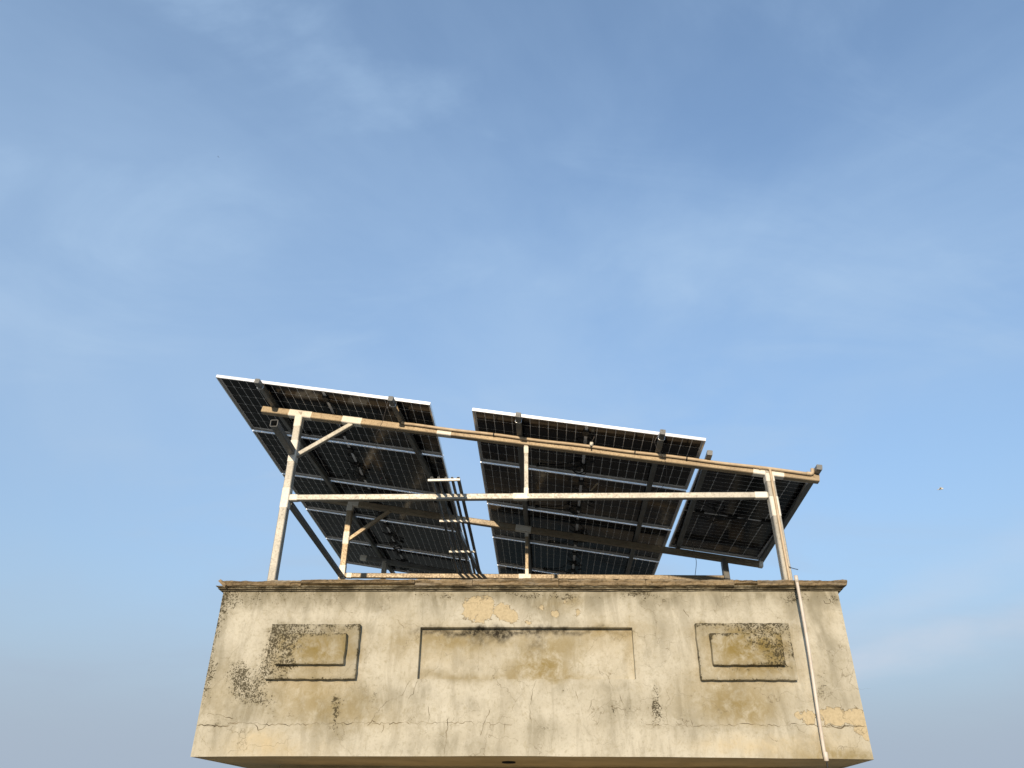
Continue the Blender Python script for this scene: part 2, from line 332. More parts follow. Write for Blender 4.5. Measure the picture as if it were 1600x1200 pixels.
p = Mat('aged_cream_plaster'); co = p.coord(HOUSE)
sa = p.attr('stain_a'); sb = p.attr('stain_b')
aa = p.n('ShaderNodeAttribute', attribute_name='stain_a'); greyv = aa.outputs['Alpha']
n1 = p.noise(co, 2.2, 6, .6); n2 = p.noise(co, 3.0, 7, .68, (2.4, 1, .6), .8); n3 = p.noise(co, 38, 5, .65); n4 = p.noise(co, 88, 4, .65); n5 = p.noise(co, 9, 7, .72, None, .4)
n6 = p.noise(co, 5.0, 6, .66, (4.0, 1, .5), 1.2); n7 = p.noise(co, 17, 6, .7, None, .6); n8 = p.noise(co, 120, 3, .6)
col = p.mix(p.ramp(n1, .38, .62), (.56, .522, .415), (.475, .436, .335))
col = p.mix(p.math('MULTIPLY', p.ramp(n2, .46, .66), .58), col, (.345, .312, .232))
col = p.mix(p.math('MULTIPLY', p.ramp(n6, .54, .72), .26), col, (.36, .33, .25))
col = p.mix(p.math('MULTIPLY', p.ramp(n5, .52, .68), .55), col, (.58, .545, .445))
col = p.mix(p.math('MULTIPLY', p.ramp(n7, .53, .69), .46), col, (.35, .305, .195))
col = p.mix(p.math('MULTIPLY', p.ramp(n3, .50, .72), .50), col, (.31, .275, .19))
col = p.mix(p.math('MULTIPLY', p.ramp(n8, .58, .72), .35), col, (.25, .22, .15))
col = p.mix(p.math('MULTIPLY', sb[0], p.ramp(n5, .25, .7, .2, .75)), col, (.545, .43, .235))
col = p.mix(p.math('MULTIPLY', greyv, p.ramp(n2, .30, .58, .25, 1.0)), col, (.235, .212, .150))
col = p.mix(p.math('MULTIPLY', sa[1], p.ramp(n5, .30, .60, .30, 1.0)), col, (.235, .170, .050))
# flaked paint: ochre undercoat with a dark broken rim
pf = p.math('ADD', sa[2], p.math('MULTIPLY_ADD', n7, 1.9, p.math('MULTIPLY_ADD', n3, .6, -1.30))); pk = p.ramp(pf, .50, .53)
rim = p.math('MULTIPLY', p.ramp(pf, .45, .50), p.math('SUBTRACT', 1.0, p.ramp(pf, .52, .58)))
col = p.mix(pk, col, p.mix(p.ramp(n3, .4, .7), (.52, .43, .27), (.42, .345, .215)))
col = p.mix(p.math('MULTIPLY', rim, p.ramp(n3, .35, .6, .2, .85)), col, (.14, .105, .055))
# mould, and the plaques' painted shade: speckle that closes up where the field is strong
th = p.math('SUBTRACT', .712, p.math('MULTIPLY', sa[0], .262)); spk = p.ramp(p.math('MULTIPLY_ADD', n4, .55, p.math('MULTIPLY_ADD', n3, .30, p.math('MULTIPLY', n7, .15))), th, p.math('ADD', th, .05))
spk = p.math('MULTIPLY', spk, p.ramp(sa[0], .05, .25))
col = p.mix(p.math('MULTIPLY', sa[0], p.ramp(n7, .35, .62, .05, .42)), col, (.165, .140, .078))
col = p.mix(p.math('MULTIPLY', spk, .88), col, (.045, .036, .018))
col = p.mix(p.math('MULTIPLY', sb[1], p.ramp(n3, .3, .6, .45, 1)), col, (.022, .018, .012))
# hairline crazing
vo = p.n('ShaderNodeTexVoronoi', feature='DISTANCE_TO_EDGE', inp={'Scale': 3.4})
wv = p.n('ShaderNodeVectorMath', operation='ADD'); nv = p.n('ShaderNodeTexNoise', inp={'Scale': 7.0, 'Detail': 5.0}); p.l(co, nv.inputs['Vector'])
sv = p.n('ShaderNodeVectorMath', operation='SCALE', inp={'Scale': .28}); p.l(nv.outputs['Color'], sv.inputs[0]); p.l(co, wv.inputs[0]); p.l(sv.outputs[0], wv.inputs[1]); p.l(wv.outputs[0], vo.inputs['Vector'])
hl = p.math('MULTIPLY', p.ramp(vo.outputs['Distance'], .0, .012, 1, 0), p.ramp(n1, .46, .56))
col = p.mix(p.math('MULTIPLY', hl, .62), col, (.16, .13, .08))
bm = p.bump(n3, .35, .004); bm = p.bump(pk, .6, -.004, bm); bm = p.bump(n5, .35, .012, bm); bm = p.bump(spk, .4, .003, bm)
PLASTER = p.out(col, .92, 0.0, .2, bm)

c_ = Mat('weathered_coping'); co = c_.coord(HOUSE); a1 = c_.noise(co, 6, 6, .65, (.5, 1, 4)); a2 = c_.noise(co, 45, 5, .65); a3 = c_.noise(co, 3, 5, .6, (1, 1, 6))
col = c_.mix(c_.ramp(a1, .35, .68), (.35, .265, .155), (.20, .15, .09))
col = c_.mix(c_.math('MULTIPLY', c_.ramp(a2, .5, .66), .6), col, (.085, .064, .036))
col = c_.mix(c_.math('MULTIPLY', c_.ramp(a3, .52, .66), .5), col, (.34, .30, .23))
COPING = c_.out(col, .95, 0, .2, c_.bump(a2, .7, .01))
m_ = Mat('stained_moulding'); co = m_.coord(HOUSE); a1 = m_.noise(co, 5, 6, .65, (1, 1, 2.5)); a2 = m_.noise(co, 50, 4, .65)
col = m_.mix(m_.ramp(a1, .38, .62), (.40, .355, .25), (.10, .082, .05))
col = m_.mix(m_.math('MULTIPLY', m_.ramp(a2, .5, .64), .7), col, (.05, .042, .026))
MOULD = m_.out(col, .95, 0, .2, m_.bump(a2, .6, .006))
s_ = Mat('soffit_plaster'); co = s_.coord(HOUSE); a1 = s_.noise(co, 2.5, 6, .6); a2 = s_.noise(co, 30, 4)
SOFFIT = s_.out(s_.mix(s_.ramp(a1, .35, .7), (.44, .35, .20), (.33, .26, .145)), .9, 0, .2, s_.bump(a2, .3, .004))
d_ = Mat('roof_screed'); co = d_.coord(); a1 = d_.noise(co, 1.5, 7, .65)
DECK = d_.out(d_.mix(d_.ramp(a1, .35, .7), (.20, .17, .13), (.13, .11, .085)), .95)
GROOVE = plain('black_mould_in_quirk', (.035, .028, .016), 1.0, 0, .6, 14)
HOLE = plain('dark_hole', (.012, .010, .009), .9)
CRACKM = plain('crack_shadow_line', (.15, .12, .072), 1.0, 0, .6, 9)

HL, HR = -2.632, 2.632                                             # ends of the front
ZT = wall(640, 924)[1]; ZB = wall(640, 1181)[1]
def zbot(h): return ZB - .013*(h/2.6)**2 + (vnoise(h*3, 0*h, 4)-.5)*.006
RX0, RX1, RZ0, RZ1 = -.904, .868, wall(800, 1061)[1], wall(800, 980)[1]
def uneven(h, z): return (fbm(h*1.3, z*1.3, 21, 3)-.5)*.014 + (fbm(h*7, z*7, 33, 3)-.5)*.005
def patch(b, hs, zs, yoff, bottom=False):                          # an uneven plaster sheet
    n, m = len(hs), len(zs); H, Z = np.meshgrid(hs, zs)
    if bottom:
        t = (Z-zs[0])/(zs[-1]-zs[0]); Z = Z + (1-t)*(zbot(H)-zs[0])
    Y = yoff + uneven(H, Z)
    vs = np.stack([H, Y, Z], 2).reshape(-1, 3)
    b.add(vs, [(j*n+i, j*n+i+1, (j+1)*n+i+1, (j+1)*n+i) for j in range(m-1) for i in range(n-1)]); return H, Y, Z
def lin(a, b, st=.016): return np.linspace(a, b, max(2, int(abs(b-a)/st)+1))
ZC = wall(640, 1132)[1]
b = MB(); RD = .065
zlow = lin(ZB, RZ0); zmid = lin(RZ0, RZ1); zup = lin(RZ1, ZT)
patch(b, lin(HL, HR), zlow, 0, True); patch(b, lin(HL, RX0), zmid, 0); patch(b, lin(RX1, HR), zmid, 0); patch(b, lin(HL, HR), zup, 0)
patch(b, lin(RX0, RX1), zmid, RD)
def reveal(pts):                                                   # the four cheeks of the sunk field
    n = len(pts); b.add([(h, uneven(h, z), z) for h, z in pts]+[(h, RD+uneven(h, z), z) for h, z in pts], [(i, i+1, n+i+1, n+i) for i in range(n-1)])
hx = lin(RX0, RX1); reveal([(h, RZ1) for h in hx]); reveal([(h, RZ0) for h in hx[::-1]]); reveal([(RX0, z) for z in zmid]); reveal([(RX1, z) for z in zmid[::-1]])
stain(b.build('parapet_face', PLASTER, HOUSE, True))
# body of the parapet: side walls, back, soffit, lower walls, roof deck
DEP = 6.5; SK = .12
def hr(y): return HR + SK*y
zs = lin(ZB-.013, ZT, .04)
for side in (0, 1):
    b = MB(); ys = np.linspace(.0, DEP, 90); n = len(ys); vs = []
    for z in zs:
        for y in ys: vs.append(((HL if side == 0 else hr(y)) + (fbm(np.array(y*2), np.array(z*2), 41, 3)-.5)*.012*min(1, y*9), y if y > 0 else float(uneven(np.array(HL if side == 0 else HR), np.array(z))), z))
    fs = [(j*n+i, j*n+i+1, (j+1)*n+i+1, (j+1)*n+i) for j in range(len(zs)-1) for i in range(n-1)]
    b.add(vs, fs if side else [f[::-1] for f in fs])
    stain(b.build('parapet_side', PLASTER, HOUSE, True))
b = MB(); b.box((HL+.16, DEP-.16, ZB+.02), (hr(DEP)-.16, DEP, ZT)); b.box((HL+.01, .10, ZT-.5), (HR-.01, .20, ZT-.004)); b.box((HL+.012, .201, ZT-.5), (HL+.16, DEP-.161, ZT-.004))
b.add([(hr(.2)-.15,.201,ZT-.5),(hr(.2)-.014,.201,ZT-.5),(hr(DEP)-.014,DEP-.161,ZT-.5),(hr(DEP)-.15,DEP-.161,ZT-.5),(hr(.2)-.15,.201,ZT-.004),(hr(.2)-.014,.201,ZT-.004),(hr(DEP)-.014,DEP-.161,ZT-.004),(hr(DEP)-.15,DEP-.161,ZT-.004)],
      [(0,3,2,1),(4,5,6,7),(0,1,5,4),(1,2,6,5),(2,3,7,6),(3,0,4,7)])
b.build('parapet_core', DECK, HOUSE)
b = MB(); ys = np.linspace(0, DEP, 26); hs = np.linspace(0, 1, 60); n = len(hs)
vs = [(HL+t*(hr(y)-HL), y if y > 0 else float(uneven(np.array(HL+t*(HR-HL)), np.array(ZB))), float(zbot(np.array(HL+t*(hr(y)-HL)*.998))) + (0 if y == 0 else .012*math.sin(y*2.1+t*5)*min(1, y))) for y in ys for t in hs]
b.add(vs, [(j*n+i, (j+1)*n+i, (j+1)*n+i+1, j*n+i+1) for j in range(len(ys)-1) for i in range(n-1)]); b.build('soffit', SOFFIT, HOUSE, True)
DK = ZT - .28
MB().box((HL+.161, .201, DK-.12), (HR-.02, DEP-.161, DK)).build('roof_deck', DECK, HOUSE)
b = MB(); b.box((-2.25, 1.1, 0), (2.35, 1.3, ZB+.03)); b.box((-2.25, 1.301, 0), (-2.05, DEP-.2, ZB+.03)); b.box((2.15, 1.301, 0), (2.35, DEP-.2, ZB+.03)); b.box((-2.25, DEP-.199, 0), (2.35, DEP-.02, ZB+.03))
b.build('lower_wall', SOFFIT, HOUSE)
# weep holes in the soffit
for (x, y, r) in ((795, 1190, .048), (471, 1199, .035)):
    d = ray(x, y); P = EYE + d*((ZB-1.6)/d[2]); q = Matrix(PM[HOUSE.name]).inverted() @ Vector(P)
    k = 20; z0 = ZB - .012
    vs = []; fs = []
    for rr, zz_ in ((r*1.18, z0+.03), (r*1.18, z0), (r, z0), (r, z0+.09)):
        vs += [(q.x+rr*math.cos(2*math.pi*i/k), q.y+rr*math.sin(2*math.pi*i/k), zz_) for i in range(k)]
    for j in range(3): fs += [(j*k+i, j*k+(i+1)%k, (j+1)*k+(i+1)%k, (j+1)*k+i) for i in range(k)]
    fs.append(tuple(range(3*k, 4*k))); MB().add(vs, fs).build('drain_hole', HOLE, HOUSE)
# raised plaques, each with a smaller one on it
def plaque(name, h0, h1, z0, z1, y0, y1, parent, seed):
    b = MB(); hs = lin(h0, h1, .014); zs = lin(z0, z1, .014); n, m = len(hs), len(zs); r = .006
    H, Z = np.meshgrid(hs, zs)
    eh = np.minimum(H-h0, h1-H); ez = np.minimum(Z-z0, z1-Z); edge = (np.minimum(eh, ez) < 1e-6)
    Hn = H + np.where(ez < 1e-6, 0, 0) + np.where(eh < 1e-6, (vnoise(Z*30, Z*0, seed)-.5)*.006, 0); Zn = Z + np.where(ez < 1e-6, (vnoise(H*30, H*0, seed+5)-.5)*.006, 0)
    Y = y1 + (fbm(H*8, Z*8, seed, 3)-.5)*.006 + np.where(edge, r, 0)
    vs = np.stack([Hn, Y, Zn], 2).reshape(-1, 3); b.add(vs, [(j*n+i, j*n+i+1, (j+1)*n+i+1, (j+1)*n+i) for j in range(m-1) for i in range(n-1)])
    rim = [(i, 0) for i in range(n)] + [(n-1, j) for j in range(1, m)] + [(i, m-1) for i in range(n-2, -1, -1)] + [(0, j) for j in range(m-2, 0, -1)]
    fr = [vs[j*n+i] for i, j in rim]; bk = [(v[0], y0+.012, v[2]) for v in fr]; k = len(fr)
    b.add(fr+bk, [(i, k+i, k+(i+1)%k, (i+1)%k) for i in range(k)])
    inner = name == 'inner_plaque'
    def grime(h, z):                                               # dirt caught along the upper edge and the arrises, film over the rest
        e = np.minimum(np.minimum(h-h0, h1-h), np.minimum(z-z0, z1-z)); tp = z1-z; nz = fbm(h*11, z*11, seed+9, 4); nb = fbm(h*3.5, z*3.5, seed+2, 3)
        mould = np.clip(1.0-tp/.06, 0, 1)*np.clip(nz*2-.35, 0, 1)*.9 + np.clip(.95-e/.03, 0, 1)*np.clip(nz*2-.4, 0, 1)*.85 + .22*nb
        if inner: return mould*.8, .30+.45*np.clip(nb*2-.6, 0, 1), .25*nz
        return mould, .12+.2*nb, np.clip(.75-tp/.16, 0, .7)*nz*1.3 + .32*nb
    return stain(b.build(name, PLASTER, parent, True), grime)
OD, ID = .065, .065
for sd_, (o4, i4) in enumerate((((416, 428, 561, 977, 1063), (435, 441, 545, 995, 1042)), ((1094, 1084, 1231, 975, 1063), (1111, 1104, 1214, 994, 1042)))):
    if sd_ == 0: oh0, oh1, ih0, ih1 = -2.14, -1.402, -2.055, -1.494
    else: oh0, oh1, ih0, ih1 = 1.382, 2.147, 1.479, 2.05
    zc = lambda yy: wall(800, yy)[1]
    pl = plaque('raised_plaque', oh0, oh1, zc(o4[4]), zc(o4[3]+1), 0, -OD, HOUSE, 60+sd_)
    plaque('inner_plaque', ih0, ih1, zc(i4[4]), zc(i4[3]), -OD, -OD-ID, pl, 80+sd_)
# cracks traced over the plaster
def crack(pts, w=.005):
    P = [wall(x, y) for x, y in pts]; out = []
    for (a, b_) in zip(P[:-1], P[1:]):
        L_ = math.hypot(b_[0]-a[0], b_[1]-a[1]); k = max(2, int(L_/.012))
        out += [(a[0]+(b_[0]-a[0])*i/k, a[1]+(b_[1]-a[1])*i/k) for i in range(k)]
    out.append(P[-1]); out = np.array(out); s = np.arange(len(out)); off = random.random()*99
    out[:,0] += (vnoise(s*.7+off, s*0, 1)-.5)*.014; out[:,1] += (vnoise(s*.55+off, s*0, 2)-.5)*.022
    ww = w*.8*(.12+1.15*vnoise(s*.35+off, s*0+3, 3)**1.5); ww[-1] *= .1; ww[0] *= .3
    d = np.gradient(out, axis=0); d /= np.linalg.norm(d, axis=1)[:,None]+1e-9; nn = np.stack([-d[:,1], d[:,0]], 1)
    vs = []
    for i in range(len(out)):
        for sg in (1, -1):
            q = out[i]+nn[i]*ww[i]*.5*sg; inside = RX0 < q[0] < RX1 and RZ0 < q[1] < RZ1
            vs.append((q[0], float(uneven(q[0], q[1])) + (RD if inside else 0) - .0012, q[1]))
    CB.add(vs, [(2*i, 2*i+1, 2*i+3, 2*i+2) for i in range(len(out)-1)])
CB = MB()
crack([(305,1133),(340,1134),(378,1129),(400,1131),(440,1133),(500,1130),(580,1130),(640,1130)], .006)
crack([(310,1133),(350,1135),(372,1129)], .010); crack([(574,1132),(582,1127),(588,1127)], .012)
crack([(640,1130),(720,1129),(800,1131)], .004); crack([(1000,1124),(1012,1132),(1050,1134),(1100,1134),(1160,1132),(1230,1134),(1245,1131),(1265,1133),(1300,1135),(1353,1134)], .005)
crack([(1285,1133),(1310,1136),(1352,1134)], .012)
crack([(398,1130),(403,1142),(414,1136),(420,1128)], .007); crack([(600,1131),(596,1147)], .005); crack([(700,1120),(697,1160),(693,1178)], .005)
crack([(322,1116),(345,1117),(365,1124)], .006); crack([(765,1110),(757,1130),(750,1150)], .006); crack([(838,1063),(832,1080),(828,1105),(830,1130)], .004)
crack([(928,1086),(924,1100),(920,1112)], .006); crack([(900,1080),(905,1098)], .004); crack([(968,1087),(974,1100)], .004)
crack([(1362//1,1075),(1300,1080)], .001); crack([(1010,1090),(1018,1100),(1022,1120)], .004); crack([(790,1130),(788,1145)], .004)
crack([(752,990),(748,1015),(746,1045)], .005); crack([(620,968),(632,980),(645,983)], .004); crack([(652,1062),(645,1085),(638,1092)], .004)
crack([(1068,952),(1076,966)], .006); crack([(1155,938),(1150,948)], .005); crack([(1285,940),(1297,943),(1306,938)], .006)
crack([(590,940),(598,955)], .004); crack([(668,1105),(672,1120),(665,1135)], .004); crack([(690,1108),(688,1128)], .003); crack([(1080,1124),(1083,1134)], .012)
crack([(640,1064),(630,1085),(600,1100),(580,1125)], .003); crack([(1000,1066),(1016,1074),(1020,1090),(1028,1100)], .003); crack([(945,1100),(960,1105),(990,1112)], .003)
crack([(1157,980),(1159,1004)], .006); crack([(496,1008),(494,1030)], .005) if False else None
o = CB.build('crack_line', CRACKM, HOUSE); o['kind'] = 'stuff'
# cornice: two fillets, a hollow, then the coping laid in ragged lengths
prof = [(-.000, ZT-.002), (-.020, ZT), (-.020, ZT+.008), (-.004, ZT+.009), (-.004, ZT+.019), (-.036, ZT+.020), (-.036, ZT+.028), (-.016, ZT+.029), (-.018, ZT+.038), (-.032, ZT+.042), (-.052, ZT+.050), (-.054, ZT+.056), (.10, ZT+.056)]
Z0 = wall(800, 914.5, -.075)[1]
prof = [(y, ZT+(z-ZT)*(Z0+.003-ZT)/.056) for y, z in prof]
b = MB(); hs = lin(HL, HR, .02); n = len(hs); k = len(prof); vs = []
for h in hs:
    for (y, z) in prof:
        j = (fbm(np.array(h*14), np.array(z*60), 71, 3)-.5); vs.append((h + (y if h == hs[0] else -y if h == hs[-1] else 0)*(1 if y < 0 else 0), y+float(j)*.007, z+float(fbm(np.array(h*5), np.array(.1), 77, 3)-.5)*.008))
b.add(vs, [(i*k+j, (i+1)*k+j, (i+1)*k+j+1, i*k+j+1) for i in range(n-1) for j in range(k-1)])
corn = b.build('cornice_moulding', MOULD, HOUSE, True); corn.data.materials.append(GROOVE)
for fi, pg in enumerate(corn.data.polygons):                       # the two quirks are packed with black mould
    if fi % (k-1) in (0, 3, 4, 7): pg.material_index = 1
for side in (0, 1):                                                # returns along the sides
    b = MB(); ys = lin(0, DEP, .25); n = len(ys); vs = []
    for y_ in ys:
        for (y, z) in prof: vs.append((HL+y if side == 0 else hr(y_)-y, y_+(y if y_ == 0 and y < 0 else 0), z))
    fs = [(i*k+j, (i+1)*k+j, (i+1)*k+j+1, i*k+j+1) for i in range(n-1) for j in range(k-1)]
    b.add(vs, fs[::1] if side else [f[::-1] for f in fs]); b.build('cornice_return', MOULD, HOUSE, True)
def coping(h0, h1, y0, z0, z1, seed, back=.26, rough=1.0, tipl=0.0, tipr=0.0):
    b = MB(); hs = lin(h0, h1, .012); n = len(hs); pr = [(back, z0), (y0+.03, z0-.002), (y0+.006, z0+.002), (y0, z0+(z1-z0)*.25), (y0+.012, z0+(z1-z0)*.45), (y0-.001, z0+(z1-z0)*.72), (y0+.008, z1-.004), (y0+.03, z1), (back*.5, z1+.002), (back, z1)]
    k = len(pr); vs = []
    for i, h in enumerate(hs):
        e = max(0, 1-min(i, n-1-i)/1.5)*.004
        for j, (y, z) in enumerate(pr):
            a = (float(fbm(np.array(h*9), np.array(z*40), seed, 4))-.5)*.036*rough; c2 = (float(fbm(np.array(h*16), np.array(j*1.7), seed+3, 4))-.5)*.022*rough
            vs.append((h + (tipl if i == 0 else 0)*(1 if j in (4,5,6) else .3) + (tipr if i == n-1 else 0)*(1 if j in (4,5,6) else .3), y+(a if y < .1 else 0)+e, z+c2*(1.0 if j not in (1,2) else .7)))
    b.add(vs, [(i*k+j, (i+1)*k+j, (i+1)*k+(j+1)%k, i*k+(j+1)%k) for i in range(n-1) for j in range(k)])
    b.add(vs[:k], [tuple(range(k))]); b.add(vs[-k:], [tuple(range(k-1,-1,-1))])
    return b.build('coping_stone', COPING, corn, False)
bd = [343, 470, 648, 738, 873, 1009, 1147, 1183, 1322]
hb = [wall(x, 908, -.08)[0] for x in bd]; hb[0] += .03
z1 = [wall((bd[i]+bd[i+1])/2, yt, -.085)[1]-ZT for i, yt in enumerate((906, 904.5, 904, 903.5, 904, 904.5, 905, 905.5))]; y0_ = [-.074, -.088, -.080, -.084, -.082, -.086, -.076, -.088]
for i in range(8):
    coping(hb[i]+.002, hb[i+1]-.002, y0_[i], Z0+(.018 if i in (1, 6) else 0), ZT+z1[i], 100+i*7, rough=.6 if i == 1 else 1.0, tipr=.012 if i == 7 else 0)
b = MB(); q0, q1 = wall(341, 907, -.08), wall(352, 917, -.08)      # broken corner of the coping
b.add([(q0[0]+.002,-.088,q0[1]-.006),(q0[0]+.022,-.088,q0[1]+.010),(q1[0]+.005,-.085,q1[1]+.02),(q1[0]-.005,-.085,q1[1]-.006),(q0[0]+.002,.2,q0[1]-.006),(q0[0]+.022,.2,q0[1]+.010),(q1[0]+.005,.2,q1[1]+.02),(q1[0]-.005,.2,q1[1]-.006)],
      [(0,3,2,1),(4,5,6,7),(0,1,5,4),(1,2,6,5),(2,3,7,6),(3,0,4,7)]); b.build('coping_stone', COPING, corn)
for side in (0, 1):
    b = MB(); x0, x1 = (HL-.06, HL+.16) if side == 0 else (-.16, .06)
    if side == 0: b.box((x0, .262, Z0+.004), (x1, DEP, ZT+.095))
    else: b.add([(hr(.262)+x0,.262,Z0+.004),(hr(.262)+x1,.262,Z0+.004),(hr(DEP)+x1,DEP,Z0+.004),(hr(DEP)+x0,DEP,Z0+.004),(hr(.262)+x0,.262,ZT+.095),(hr(.262)+x1,.262,ZT+.095),(hr(DEP)+x1,DEP,ZT+.095),(hr(DEP)+x0,DEP,ZT+.095)],
               [(0,3,2,1),(4,5,6,7),(0,1,5,4),(1,2,6,5),(2,3,7,6),(3,0,4,7)])
    b.build('coping_stone', COPING, corn)

# ------------------------------------------------------------------ mounting frame
FR = thing('solar_mounting_frame', 'welded steel mounting frame of square tubes carrying the solar panels above the parapet', 'frame', T(-2.2, 7.0, DK))
BW, RW = .072, .052                                                # beam and rafter sections
WB = -RW - BW/2; UPN = tuple(AN)
def bar(name, p0, p1, w, h, mat, up=(0,0,1), parent=None, **kw): return MB().tube(p0, p1, w, h, up, **kw).build(name, mat, parent or FR, False, True)
def patch_on(p0, p1, a, b, w, h, up=(0,0,1)):                      # silver paint over a weld
    p0 = np.array(p0, float); p1 = np.array(p1, float); L_ = np.linalg.norm(p1-p0); d = (p1-p0)/L_
    MB().tube(p0+d*a, p0+d*b, w+.005, h+.005, up, open_ends=False).build('painted_joint', PAINT, FR, False, True)
beams = []
for (pa, pb, ext) in (((470, 650), (1200, 739), ((411, 641), (1279, 749))), ((560, 786), (1060, 863), ((478, 779), (1189, 884))), ((566, 871), (602, 877), ((562, 871), None))):
    ua, ub = arr(*pa, WB), arr(*pb, WB)
    beams.append([ua, ub, ext])
B1a, B1b = arr(411, 641, WB), arr(1279, 749, WB)
B2a, B2b = (.50, 2.60), (6.17, 2.80)
v2 = [arr(x, y, WB)[1] for x, y in ((560, 787), (822, 829), (1050, 861), (1186, 882))]
B2a, B2b = (.45, v2[0]+.02), (6.17, (v2[2]+v2[3])/2)
v3 = arr(600, 877, WB)[1]; B3a, B3b = (.50, v3), (5.15, v3+.1)
def on(Ba, Bb, u): t = (u-Ba[0])/(Bb[0]-Ba[0]); return A(u, Ba[1]+(Bb[1]-Ba[1])*t, WB)
for (Ba, Bb, mt) in ((B1a, B1b, GOLD), (B2a, B2b, GOLD_SHADE), (B3a, B3b, DARKST)):
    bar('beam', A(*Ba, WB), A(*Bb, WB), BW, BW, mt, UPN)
uL, uK, uR = arr(470, 650, WB)[0], arr(822, 693, WB)[0], arr(1200, 739, WB)[0]
posts = {}; TURN = math.radians(6)
def post(key, Ba, Bb, u, w, mat, dz=.02, zb=None, turn=0.0):
    P = on(Ba, Bb, u); top = P + np.array([0, 0, dz]); bot = np.array([P[0], P[1], DK if zb is None else zb]); posts[key] = (bot, top, w)
    return bar('post', bot, top, w, w, mat, (math.sin(turn), math.cos(turn), 0))
post('L1', B1a, B1b, uL, .077, STEEL, turn=TURN); post('R1', B1a, B1b, uR, .080, STEEL)
post('L2', B2a, B2b, arr(548, 786, WB)[0], .074, GOLD, .0); post('R2', B2a, B2b, arr(1130, 875, WB)[0], .074, DARKST, .0)
post('L3', B3a, B3b, arr(601, 877, WB)[0], .074, STEEL, .0); post('R3', B3a, B3b, 5.0, .074, STEEL, .0)
def xbar(kl, kr, yl, yr, mat, w=.058):
    (bl, tl, wl), (br, tr, wr) = posts[kl], posts[kr]; p0 = np.array([bl[0], bl[1], zat(bl, yl)]); p1 = np.array([br[0], br[1], zat(br, yr)])
    d = (p1-p0)/np.linalg.norm(p1-p0); p0 = p0+d*wl*.5; p1 = p1-d*wr*.5
    bar('crossbar', p0, p1, w, w, mat); return p0, p1
X1 = xbar('L1', 'R1', 778.5, 774.5, STEEL); X2 = xbar('L2', 'R2', 899.5, 903.5, GOLD_SHADE)
b3l, b3r = posts['L3'][0].copy(), posts['R3'][0].copy(); b3l[2] = b3r[2] = X2[0][2]-.03; bar('crossbar', b3l+np.array([.037,0,0]), b3r-np.array([.037,0,0]), .058, .058, STEEL)
def king(Ba, Bb, X, u, w, mat):
    P = on(Ba, Bb, u); t = (P[0]-X[0][0])/(X[1][0]-X[0][0]); Q = X[0]+(X[1]-X[0])*t
    p0 = np.array([P[0], Q[1]*.5+P[1]*.5, Q[2]+.028]); p1 = np.array([P[0], P[1], P[2]-BW*.42]); bar('king_post', p0, p1, w, w, mat, (0, 1, 0)); return p0, p1
K1 = king(B1a, B1b, X1, uK, .042, STEEL); K2 = king(B2a, B2b, X2, arr(823, 829, WB)[0], .040, GOLD)
def brace(key, yl, Ba, Bb, xr, yr, w, mat):
    bot, top, pw = posts[key]; p0 = np.array([bot[0]+pw*.45, bot[1], zat(bot, yl)]); u, v = arr(xr, yr, WB-BW*.5); p1 = on(Ba, Bb, u) - AN*BW*.45
    bar('brace', p0, p1, w, w, mat); return p0, p1
R1_ = brace('L1', 712, B1a, B1b, 552, 667, .046, STEEL); R2_ = brace('L2', 843, B2a, B2b, 610, 803, .046, GOLD)
# ties running back, and the cut stub on the front post
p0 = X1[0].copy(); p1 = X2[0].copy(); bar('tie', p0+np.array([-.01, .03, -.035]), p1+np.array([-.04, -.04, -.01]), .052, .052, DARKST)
bR = posts['R1'][0].copy(); bR[2] = X1[1][2]; cR = posts['R2'][0].copy(); cR[2] = X2[1][2]-.06
bot = posts['L1'][0]; zs_ = zat(bot, 708); s1 = np.array([bot[0]-.012, bot[1]-.036, zs_])
lo, hi = .1, 2.0                                                   # length of the stub from where its cut end shows
for _ in range(40):
    m = (lo+hi)/2; Q = s1-AY*m-EYE; yy = 600-F*(Q @ CU)/(Q @ _fw)
    if yy > 661: lo = m
    else: hi = m
STUB = min(m, .6)
bar('tube_stub', s1-AY*STUB, s1, .072, .072, DARKST)
# rafters lie on the beams along the depth
RAFT = [((.49, -.085), (.885, 5.85)), ((1.893, -.08), (2.49, 5.85)), ((3.179, -.085), (3.225, 5.85)), ((4.566, -.115), (4.63, 5.85)), ((5.055, .17), (5.135, 2.93)), ((6.082, .17), (6.165, 2.93))]
for (a, b_) in RAFT:
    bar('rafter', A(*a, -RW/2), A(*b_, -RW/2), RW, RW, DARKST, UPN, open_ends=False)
# painted welds
L1b, L1t, _ = posts['L1']; hL = L1t[2]-DK
for ya, yb in ((668, 651), (723, 690), (795, 764)):
    patch_on(L1b, L1t, zat(L1b, ya)-DK, min(zat(L1b, yb)-DK, hL-.002), .077, .077, (math.sin(TURN), math.cos(TURN), 0))
R1b, R1t, _ = posts['R1']
for ya, yb in ((754, 742), (808, 778)): patch_on(R1b, R1t, zat(R1b, ya)-DK, zat(R1b, yb)-DK, .080, .080, (0, 1, 0))
L2b, L2t, _ = posts['L2']
for ya, yb in ((851, 832), (905, 884), (799, 790)): patch_on(L2b, L2t, zat(L2b, ya)-DK, zat(L2b, yb)-DK, .074, .074, (0, 1, 0))
XL = np.linalg.norm(X1[1]-X1[0]); fx = lambda x: (x-455)/(1198-455)*XL
for xa, xb in ((456, 468), (810, 832), (1178, 1196)): patch_on(X1[0], X1[1], max(.002, fx(xa)), min(fx(xb), XL-.002), .058, .058)
XL2 = np.linalg.norm(X2[1]-X2[0])
